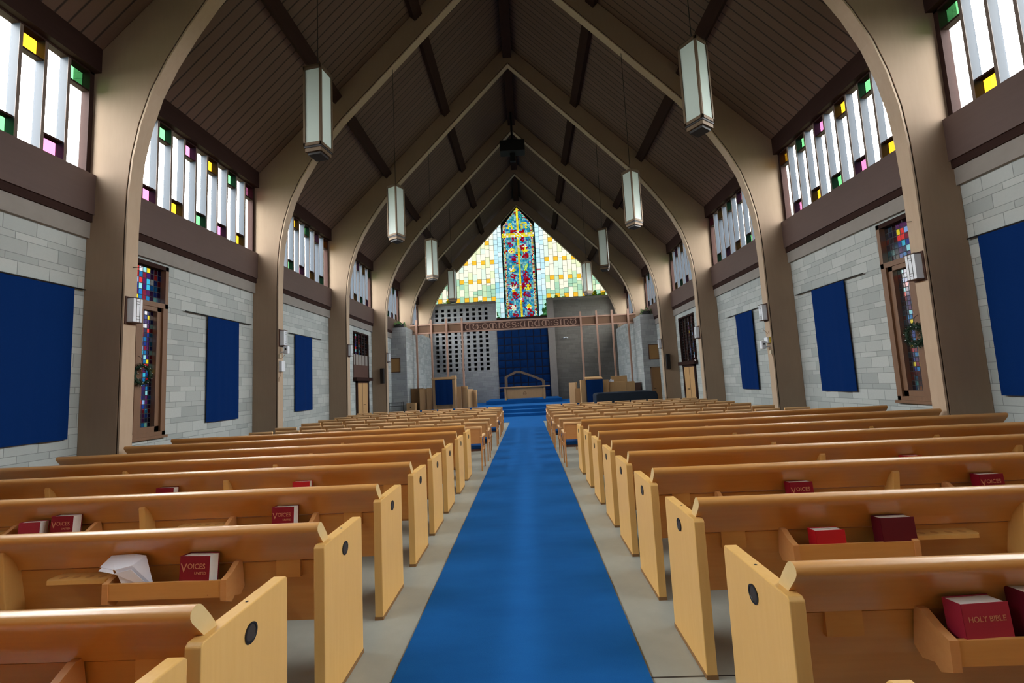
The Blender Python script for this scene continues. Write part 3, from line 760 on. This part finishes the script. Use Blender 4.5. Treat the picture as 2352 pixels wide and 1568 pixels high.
for s in (-1, 1):
    for i in range(1, 5):
        loc = (6.10*s, AY[i]+.11, 2.80); rz = 0 if s < 0 else math.pi
        lab = 'white box sconce with dark fretwork on the %s arch leg, %s side' % (ORD[i], SIDE[s])
        if first: o = sp_; o.location = loc; o['label'] = lab; first = False
        else: o = dup(sp_, loc, lab, rz)
        o['group'] = 'box sconces on the arch legs'
for s in (-1, 1):
    t = thing('wall_speaker', 'slim black column loudspeaker on the fourth arch leg, %s side' % SIDE[s], 'speaker', (6.28*s, AY[4]-.005, 1.86))
    MB().box(-.08, .08, -.12, 0, 0, .66).build('cabinet', 'black', t, bevel=.01)
    MB().box(-.065, .065, -.126, -.12, .03, .63).build('grille', 'dark_metal', t)
    h = MB().tube([(0, 0, 0), (-.14*s, 0, 0)], .006).tube([(-.14*s, 0, 0), (-.14*s, 0, .03)], .006).build('coat_hook', 'dark_metal', loc=(6.10*s, AY[1]+.14, 3.71))
    tag(h, 'small dark metal hook above the nearest sconce on the %s' % SIDE[s], 'hook')
    # white devices on the second arch
    x = 6.1*s; y = AY[2]+.1
    t = thing('security_camera', 'white wall camera with black lens beside the second arch, %s side' % SIDE[s], 'camera', (x-.16*s, y, 2.59 if s < 0 else 2.10))
    MB().box(-.055, .055, -.05, .05, 0, .2).build('housing', 'white_plastic', t, bevel=.02)
    MB().tube([(0, -.05, .12), (0, -.062, .12)], .022, 12).build('lens', 'black', t)
    MB().box(0, .16*s, -.02, .02, .04, .07).build('mount', 'white_plastic', t)
    t = thing('junction_box', 'white cover box on the second arch leg below the sconce, %s side' % SIDE[s], 'box', (x-.04*s, y, 2.15 if s < 0 else 2.24))
    MB().box(-.04, .04, -.08, .08, 0, .27 if s < 0 else .14).build('cover', 'white_plastic', t, bevel=.006)
    if s > 0: MB().box(.041, .044, -.07, .02, 0, .14).box(.0, .041, -.084, -.0805, .0, .14).build('yellow_label', 'yellow_label', t)
    t2 = MB().box(-.03, .03, -.04, .04, 0, .1).build('cable_box', 'beige_plastic', loc=(x+.03*s-.05*s, y-.07, 2.49 if s < 0 else 1.97), bevel=.005)
    tag(t2, 'small beige cable box on the second arch leg, %s side' % SIDE[s], 'box')
    cb = MB().tube([(x-.01*s, y-.05, 2.53), (x-.05*s, y-.06, 2.47), (x-.12*s, y-.02, 2.57)], .006, 6).tube([(x-.03*s, y-.06, 2.15), (x-.05*s, y-.06, 2.06), (x-.01*s, y-.08, 1.99), (x-.01*s, y-.09, 1.9)], .006, 6).build('cable', 'kraft')
    tag(cb, 'loose cables looping around the white boxes, %s side' % SIDE[s], 'cable')
    # wreath
    t = thing('christmas_wreath', 'small dark green wreath with tiny lights on the %s stained window' % SIDE[s], 'wreath', (6.62*s, 7.55, 2.03))
    rr = random.Random(11+s); fo = MB()
    n = 28; ring = [(0, .155*math.cos(2*math.pi*q/n), .155*math.sin(2*math.pi*q/n)) for q in range(n)]
    fo.tube(ring, .025, 7, closed=True)
    for q in range(520):
        a = rr.uniform(0, 2*math.pi); b = rr.uniform(0, 2*math.pi); r0 = .03
        c0 = Vector((r0*math.cos(b), (.155+r0*math.sin(b))*math.cos(a), (.155+r0*math.sin(b))*math.sin(a)))
        d = Vector((math.cos(b)*.7+rr.uniform(-.4, .4), math.sin(b)*math.cos(a)+rr.uniform(-.5, .5), math.sin(b)*math.sin(a)+rr.uniform(-.5, .5))).normalized()*.045
        e_ = d.cross(Vector((rr.random(), rr.random(), rr.random()))).normalized()*.005
        fo.quad([c0-e_, c0+e_, c0+d+e_*.3, c0+d-e_*.3])
    fo.build('needles', 'fir', t)
    for q in range(9):
        a = q*.7+.2; c0 = (-.055*s, .15*math.cos(a), .15*math.sin(a)); l = MB(); l.tube([(c0[0], c0[1]-.005, c0[2]), (c0[0], c0[1]+.005, c0[2])], .006, 6); l.build('bulb', 'white_plastic', t)
    MB().tube([(0, 0, .17), (.03*s, 0, .3), (.09*s, 0, .34)], .004, 6).build('hanger', 'dark_metal', t)
# black speaker cluster hanging from the ridge
t = thing('ceiling_projector', 'black box hanging from the roof ridge on a pole', 'projector', (0, 18.5, 11.6))
MB().box(-.54, .54, -.25, .25, 0, .5).build('cabinet', 'black', t, bevel=.02)
MB().tube([(0, 0, .5), (0, 0, 1.95)], .05, 10).box(-.2, .2, -.1, .1, .5, .62).build('pole', 'black', t)
MB().box(-.12, .12, -.08, .08, -.38, 0).build('lower_housing', 'black', t, bevel=.01)

# ------------------------------------------------------------------ lettered beam screen
t = thing('inscription_beam', 'brown beam screen with carved lettering spanning the chancel on slim posts', 'beam', (0, 23.62, 0))
MB().box(-6.1, 6.1, .0, .1, 4.93, 5.0).build('top_rail', 'screen_wood', t)
MB().box(-6.1, 6.1, -.01, .11, 4.47, 4.54).build('bottom_rail', 'screen_wood', t)
MB().box(-3.24, 3.13, .03, .08, 4.54, 4.93).build('lettered_panel', 'dark_panel', t)
for s in (-1, 1): MB().box(s*6.1, (-3.24 if s < 0 else 3.13), .035, .075, 4.54, 4.93).build('side_panel', 'kraft' if False else 'frame_wood', t)
for x in (-5.74, -4.93, -4.10, -3.26, 3.15, 4.0, 4.83, 5.68):
    MB().box(x-.045, x+.045, -.05, .04, .45, 5.25).build('post', 'screen_wood', t, bevel=.004)
def arc(cx, cz, rx, rz, a0, a1, n=10): return [(cx+rx*math.cos(math.radians(a0+(a1-a0)*q/n)), cz+rz*math.sin(math.radians(a0+(a1-a0)*q/n))) for q in range(n+1)]
G = {
 'U': (1.0, [(arc(.5, .5, .42, .5, 100, 260), .13), ([(.72, 0), (.72, 1)], .15), ([(.45, .03), (.85, .03)], .06), ([(.6, .97), (.85, .97)], .06)]),
 'T': (.95, [(arc(.5, .42, .4, .42, 130, 450), .12), (arc(.5, .42, .4, .42, 450, 470), .1), (arc(.52, .42, .16, .2, 60, 250), .08), ([(.1, .95), (.35, .85), (.7, .86), (.9, .97)], .1)]),
 ':': (.3, [([(.15, .2), (.15, .32)], .13), ([(.15, .62), (.15, .74)], .13)]),
 'O': (.95, [(arc(.48, .5, .38, .46, 0, 360, 18), .14), ([(.48, .25), (.48, .75)], .05)]),
 'M': (1.25, [(arc(.38, .5, .3, .48, 90, 270), .12), ([(.62, 0), (.62, 1)], .15), ([(.38, .98), (.62, .9)], .07), (arc(.82, .55, .28, .42, 110, -50), .12), ([(1.0, .22), (1.15, .02)], .09)]),
 'N': (.95, [([(.2, 0), (.2, 1)], .15), ([(.1, .03), (.35, .03)], .06), (arc(.5, .62, .3, .36, 120, -20), .12), ([(.78, .5), (.6, .12), (.88, .03)], .09)]),
 'E': (.85, [(arc(.5, .5, .38, .47, 45, 315, 14), .14), ([(.3, .5), (.78, .5)], .07)]),
 'S': (.8, [(arc(.42, .74, .28, .22, 20, 270, 10), .13), (arc(.42, .26, .28, .24, 90, -160, 10), .13)]),
 'I': (.42, [([(.2, 0), (.2, 1)], .16), ([(.05, .03), (.35, .03)], .06), ([(.05, .97), (.35, .97)], .06)])}
lt = MB(); txt = 'UT:OMNES:UNUM:SINT'; tot = sum(G[c_][0]+.08 for c_ in txt); sc = 6.05/tot; x = -3.10; hgt = .30
for ch in txt:
    w, strokes = G[ch]
    for pts, wd in strokes:
        for a, b in zip(pts[:-1], pts[1:]):
            ax, az = x+a[0]*sc, 4.585+a[1]*hgt; bx, bz = x+b[0]*sc, 4.585+b[1]*hgt
            L = math.hypot(bx-ax, bz-az) or 1; tx, tz = (bx-ax)/L, (bz-az)/L; h_ = wd*hgt*.66; nx, nz = -tz*h_, tx*h_
            ax -= tx*.006; az -= tz*.006; bx += tx*.006; bz += tz*.006
            lt.hexa([(ax+nx, .012, az+nz), (bx+nx, .012, bz+nz), (bx+nx, .032, bz+nz), (ax+nx, .032, az+nz), (ax-nx, .012, az-nz), (bx-nx, .012, bz-nz), (bx-nx, .032, bz-nz), (ax-nx, .032, az-nz)])
    x += (w+.08)*sc
lt.build('lettering', 'screen_wood', t)

# ------------------------------------------------------------------ chancel furnishings
# blue dossal curtain
m = MB(); nx, nz = 7, 9; W, H = 3.28, 4.4; y0 = 0
for i in range(nx):
    for j in range(nz):
        a, b = -W/2+W*i/nx, -W/2+W*(i+1)/nx; c0, c1 = H*j/nz, H*(j+1)/nz; e = .026
        m.quad([(a, 0, c0), (b, 0, c0), (b, 0, c1), (a, 0, c1)], 1)
        F = lambda u, v_: (a+e+(b-a-2*e)*u, -.012-.03*math.sin(math.pi*u)*math.sin(math.pi*v_), c0+e+(c1-c0-2*e)*v_)
        for p in range(4):
            for q in range(4): m.quad([F(p/4, q/4), F((p+1)/4, q/4), F((p+1)/4, (q+1)/4), F(p/4, (q+1)/4)])
plain('seam', (6, 14, 40), .95)
o = m.build('altar_curtain', ['altar_cloth', 'seam'], loc=(-.04, YF-.04, .62)); tag(o, 'deep blue quilted square curtain behind the altar under the stained window', 'curtain')
m = MB().box(1.62, 2.05, YF-.12, YF, .45, 6.9).build('trim_12', 'plaster', kind='structure')
# altar
t = thing('altar_table', 'wooden altar table with carved round emblem on the front panel', 'altar', (-.05, 25.25, .66))
MB().box(-1.42, 1.42, -.35, .35, .67, .73).build('table_top', 'furniture_wood', t, bevel=.008)
MB().box(-1.02, 1.02, -.24, -.2, .07, .6).build('front_panel', 'furniture_wood', t)
MB().box(-1.12, 1.12, -.25, .25, .6, .67).build('apron', 'furniture_wood', t)
for sx in (-1, 1):
    for sy in (-1, 1): MB().box(sx*1.14, sx*1.04, *sorted((sy*.3, sy*.2)), 0, .67).build('leg', 'furniture_wood', t)
em = MB()
for q in range(20):
    a0, a1 = 2*math.pi*q/20, 2*math.pi*(q+1)/20
    em.quad([(.1*math.cos(a0), -.245, .33+.1*math.sin(a0)), (.1*math.cos(a1), -.245, .33+.1*math.sin(a1)), (.075*math.cos(a1), -.245, .33+.075*math.sin(a1)), (.075*math.cos(a0), -.245, .33+.075*math.sin(a0))])
em.box(-.05, -.035, -.247, -.24, .28, .38).box(.035, .05, -.247, -.24, .28, .38).box(-.05, .05, -.247, -.24, .32, .335).build('emblem', 'door_wood', t)
# rustic stable outline behind the altar
o = MB(); pts = [(-1.19, .0), (-1.17, 1.33), (-1.02, 1.42), (-.5, 1.66), (-.15, 1.62), (.5, 1.36), (1.1, 1.08), (1.18, 1.0), (1.2, 0)]
ins = [(-1.02, 0), (-1.02, 1.25), (-.98, 1.3), (-.48, 1.52), (-.2, 1.5), (.5, 1.22), (1.0, .98), (1.02, .9), (1.02, 0)]
o.strip(pts, ins, 1, 0, .16); o = o.build('nativity_arch', 'stone_rustic', loc=(-.03, 26.0, .66)); tag(o, 'rough weathered stable-shaped frame standing behind the altar', 'frame')
# pulpit with blue cloth, left
t = thing('pulpit', 'tall wooden pulpit left of the chancel steps behind a blue cloth', 'pulpit', (-4.17, 22.75, .45))
MB().box(-.55, -.38, -.2, .3, 0, 1.55).build('side_panel', 'furniture_wood', t, bevel=.005); MB().box(.42, .6, -.2, .3, 0, 1.68).build('side_panel', 'furniture_wood', t, bevel=.005)
MB().box(-.6, .62, -.24, .3, 1.5, 1.62).build('top', 'furniture_wood', t, bevel=.01); MB().box(-.38, .42, -.12, -.08, 0, 1.5).build('front_panel', 'furniture_wood', t)
o = cloth(.88, 1.25, .02, 24, 3).build('pulpit_cloth', 'altar_cloth', loc=(-4.14, 22.46, 1.93), smooth=True); tag(o, 'dark blue hanging cloth on the front of the left pulpit', 'cloth')
t = thing('lectern', 'wooden lectern right of the chancel steps behind a blue cloth', 'lectern', (3.35, 21.95, .30))
MB().box(-.62, -.38, -.1, .3, 0, 1.28).build('side_panel', 'furniture_wood', t, bevel=.005); MB().box(.45, .74, -.1, .3, 0, 1.24).build('side_panel', 'furniture_wood', t, bevel=.005)
MB().prism([(-.16, 1.28), (-.16, 1.34), (.25, 1.42), (.25, 1.36)], 0, -.38, .45).build('book_rest', 'furniture_wood', t)
MB().box(-.38, .45, -.05, -.01, 0, 1.28).build('front_panel', 'furniture_wood', t)
o = cloth(.8, 1.2, .015, 24, 8).build('lectern_cloth', 'altar_cloth', loc=(3.38, 21.66, 1.58), smooth=True); tag(o, 'dark blue hanging cloth on the front of the right lectern', 'cloth')
# low wooden choir screens
def screen(name, lab, cat, loc, pans, rz=0):
    t = thing(name, lab, cat, loc, rz)
    for (x0, x1, y0, y1, h) in pans:
        dx, dy = x1-x0, y1-y0; L = math.hypot(dx, dy); nx_, ny_ = -dy/L*.025, dx/L*.025
        m = MB().hexa([(x0-nx_, y0-ny_, 0), (x1-nx_, y1-ny_, 0), (x1+nx_, y1+ny_, 0), (x0+nx_, y0+ny_, 0), (x0-nx_, y0-ny_, h), (x1-nx_, y1-ny_, h), (x1+nx_, y1+ny_, h), (x0+nx_, y0+ny_, h)]); m.build('panel', 'furniture_wood', t, bevel=.006)
    return t
screen('choir_screen', 'folded low wooden screen right of the left pulpit', 'screen', (-3.52, 22.75, .45), [(0, .22, 0, 0, 1.1), (.22, .55, .12, -.02, 1.12), (.55, .78, -.02, .25, .95), (.78, 1.0, .25, .1, .88)])
screen('choir_screen', 'low wooden screen panels left of the left pulpit', 'screen', (-5.45, 22.7, .45), [(0, .38, 0, .1, 1.08), (.38, .66, 0, 0, 1.1)])
screen('choir_screen', 'pale folded wooden screen left of the right lectern', 'screen', (2.24, 22.5, .45), [(0, .32, .2, .0, 1.02), (.32, .38, 0, .2, 1.05), (.22, .5, -.15, -.15, .72)])
screen('choir_screen', 'wide wooden front panel right of the right lectern', 'screen', (4.12, 22.0, .30), [(0, .85, 0, 0, 1.12), (.85, 1.28, 0, .1, 1.1)])
t = thing('wooden_crate', 'small square wooden cupboard with dark knob left of the pulpit', 'cupboard', (-5.75, 22.2, .30))
MB().box(-.2, .22, -.18, .2, 0, .55).build('body', 'furniture_wood', t, bevel=.005); MB().tube([(0, -.18, .35), (0, -.2, .35)], .03, 10).build('knob', 'black', t)
t = thing('brown_cabinet', 'dark brown upright cabinet behind the small cupboard, left of pulpit', 'cabinet', (-5.55, 22.9, .45))
MB().box(-.38, .22, 0, .4, 0, 1.08).build('body', 'door_wood', t, bevel=.01); MB().box(-.4, .24, -.02, .42, 1.08, 1.11).build('top', 'door_wood', t)
t = thing('brown_cabinet', 'dark red-brown low seat beyond the right choir panel', 'seat', (5.62, 22.9, .45))
MB().box(-.22, .3, 0, .4, 0, .8).build('body', 'dark_panel', t, bevel=.01); MB().box(-.25, .33, -.02, .1, .8, .86).build('top', 'dark_panel', t)
for x in (4.5,):
    t = thing('organ_bench', 'light wooden bench back behind the right choir panel', 'bench', (x, 23.1, .45))
    MB().box(-.05, .78, 0, .05, .8, 1.25).build('backrest', 'furniture_wood', t, bevel=.01)
    for xx in (-.05, .74): MB().box(xx, xx+.05, 0, .05, 0, .8).build('leg', 'furniture_wood', t)
o = MB().box(-.12, .12, -.02, .02, 0, .1).box(-.05, .02, -.03, -.02, .0, .13).build('paper_stack', 'paper', loc=(4.25, 22.0, 1.422)); tag(o, 'white papers propped on top of the right choir panel', 'paper')
# covered grand piano on the nave floor
t = thing('covered_piano', 'piano under a dark padded cover behind the right chairs', 'piano', (4.1, 19.0, 0))
cv = MB(); prof = [(-1.15, .2), (-1.15, .93), (-1.05, .99), (1.05, 1.0), (1.35, .97), (1.42, .8), (1.42, .2)]
cv.prism(prof, 1, -.35, .6); cv.build('cover', 'piano_cover', t, bevel=.04)
for x in (-1.05, 1.3):
    for y in (-.27, .52): MB().tube([(x, y, 0), (x, y, .3)], .035, 8).build('leg', 'black', t)
t = thing('piano_bench', 'low wooden bench end beside the covered piano', 'bench', (5.75, 19.4, 0))
MB().box(-.2, .2, -.2, .2, .5, .56).build('seat', 'furniture_wood', t, bevel=.01)
for x in (-.17, .17):
    for y in (-.17, .17): MB().box(x-.02, x+.02, y-.02, y+.02, 0, .5).build('leg', 'furniture_wood', t)
t = thing('metal_rack', 'small dark wire rack standing before the left chancel wall', 'rack', (-6.3, 21.5, 0))
for z in (.4, .75, .9): MB().box(-.3, .3, -.12, .12, z, z+.02).build('shelf', 'dark_metal', t)
for x in (-.3, .3): MB().tube([(x, -.12, 0), (x, -.12, .95)], .012, 6).tube([(x, .12, 0), (x, .12, .95)], .012, 6).build('side_frame', 'dark_metal', t)
t = thing('spot_light', 'small white twin spotlight on the dark front wall', 'lamp', (2.72, YF, 4.35))
MB().box(-.03, .03, -.08, 0, -.02, .04).tube([(-.02, -.08, .02), (-.14, -.12, -.04)], .03, 10).tube([(.02, -.08, .02), (.14, -.12, -.04)], .03, 10).build('heads', 'white_plastic', t)
t = thing('exit_marker', 'e', 'x') if False else None

# ------------------------------------------------------------------ outside: ground and trees seen through the front window
MB().box(-90, 90, -60, -YB*0-3+YB, -.6, -.3).box(-90, -8, -60, 120, -.6, -.3).box(8, 90, -60, 120, -.6, -.3).box(-8, 8, 30, 120, -.6, -.3).build('ground', 'exterior_ground', kind='structure')
def tree(loc, h, r, sd, lab):
    rr = random.Random(sd); t = thing('garden_tree', lab, 'tree', loc, group='trees behind the front window')
    MB().tube([(0, 0, 0), (0, 0, h*.5)], [.25, .15], 8).build('trunk', 'bark', t)
    m = MB()
    for q in range(1500):
        a = rr.uniform(0, 6.283); b = math.acos(rr.uniform(-1, 1)); k2 = rr.uniform(.55, 1)**.5
        c0 = Vector((math.cos(a)*math.sin(b)*r*k2, math.sin(a)*math.sin(b)*r*k2, h*.62+math.cos(b)*h*.4*k2))
        u = Vector((rr.uniform(-1, 1), rr.uniform(-1, 1), rr.uniform(-1, 1))).normalized()*.3; v_ = u.cross(Vector((rr.random(), rr.random(), 1))).normalized()*.22
        m.quad([c0-u, c0-v_, c0+u, c0+v_])
    m.build('crown', 'leaf', t)
for q, (x, y, h, r) in enumerate(((-11.5, 50, 11.2, 3), (-7.6, 44, 10.2, 2.3), (-5, 52, 11.6, 2.6), (4.2, 50, 11.4, 2.6), (7.4, 44, 10.4, 2.3), (11.2, 52, 11.4, 3))):
    tree((x, y, -.3), h, r, 40+q, 'leafy tree outside, %s seen through the front stained window' % ['outermost left', 'second from the left', 'third from the left', 'third from the right', 'second from the right', 'outermost right'][q])

# ------------------------------------------------------------------ world, light portals, camera
w = bpy.data.worlds.new('World'); S.world = w; w.use_nodes = True; nt = w.node_tree; bg = nt.nodes['Background']
tc = nt.nodes.new('ShaderNodeTexCoord'); sx_ = nt.nodes.new('ShaderNodeSeparateXYZ'); cr = nt.nodes.new('ShaderNodeValToRGB')
nt.links.new(tc.outputs['Generated'], sx_.inputs[0]); nt.links.new(sx_.outputs[2], cr.inputs[0]); nt.links.new(cr.outputs[0], bg.inputs[0])
cr.color_ramp.elements[0].position = 0.0; cr.color_ramp.elements[0].color = (.62, .62, .60, 1)
cr.color_ramp.elements[1].position = .5; cr.color_ramp.elements[1].color = (1, .985, .96, 1)
bg.inputs[1].default_value = 11.0
def portal(loc, rot, sx, sy):
    l = bpy.data.lights.new('daylight_portal', 'AREA'); l.shape = 'RECTANGLE'; l.size = sx; l.size_y = sy; l.cycles.is_portal = True
    o = bpy.data.objects.new('daylight_portal', l); COL.objects.link(o); o.location = loc; o.rotation_euler = rot
for s in (-1, 1):
    for i in range(-1, 6):
        y0 = (AY[i]+T if i >= 0 else YB); y1 = AY[i+1]
        portal((6.93*s, (y0+y1)/2, 6.1), (0, math.pi/2*s, 0), 1.9, y1-y0)
portal((0, YF+.2, 9.2), (-math.pi/2, 0, 0), 10.5, 7.6)
S.cycles.max_bounces = 7; S.cycles.diffuse_bounces = 4; S.cycles.glossy_bounces = 3; S.cycles.transparent_max_bounces = 8
S.cycles.sample_clamp_indirect = 8; S.cycles.caustics_reflective = False; S.cycles.caustics_refractive = False
S.cycles.use_denoising = True

cam = bpy.data.cameras.new('camera'); co = bpy.data.objects.new('camera', cam); COL.objects.link(co); S.camera = co
f_, pitch, yaw, roll = 1014.3, .0959, .0305, .0493
def rot(v):
    X, Y, Z = v
    c_, s_ = math.cos(pitch), math.sin(pitch); Y, Z = c_*Y-s_*Z, s_*Y+c_*Z
    c_, s_ = math.cos(yaw), math.sin(yaw); return Vector((c_*X-s_*Y, s_*X+c_*Y, Z))
c_, s_ = math.cos(roll), math.sin(roll)
rx, ux, fx = rot((c_, 0, -s_)), rot((s_, 0, c_)), rot((0, 1, 0))
mt = Matrix(((rx.x, ux.x, -fx.x, .1323), (rx.y, ux.y, -fx.y, 0), (rx.z, ux.z, -fx.z, 1.55), (0, 0, 0, 1)))
co.matrix_world = mt; cam.sensor_width = 36; cam.lens = f_/2352*36; cam.clip_start = .05; cam.clip_end = 300
S.view_settings.view_transform = 'Standard'; S.view_settings.look = 'None'; S.view_settings.gamma = 1; S.view_settings.exposure = 1.68
S.view_settings.use_curve_mapping = False
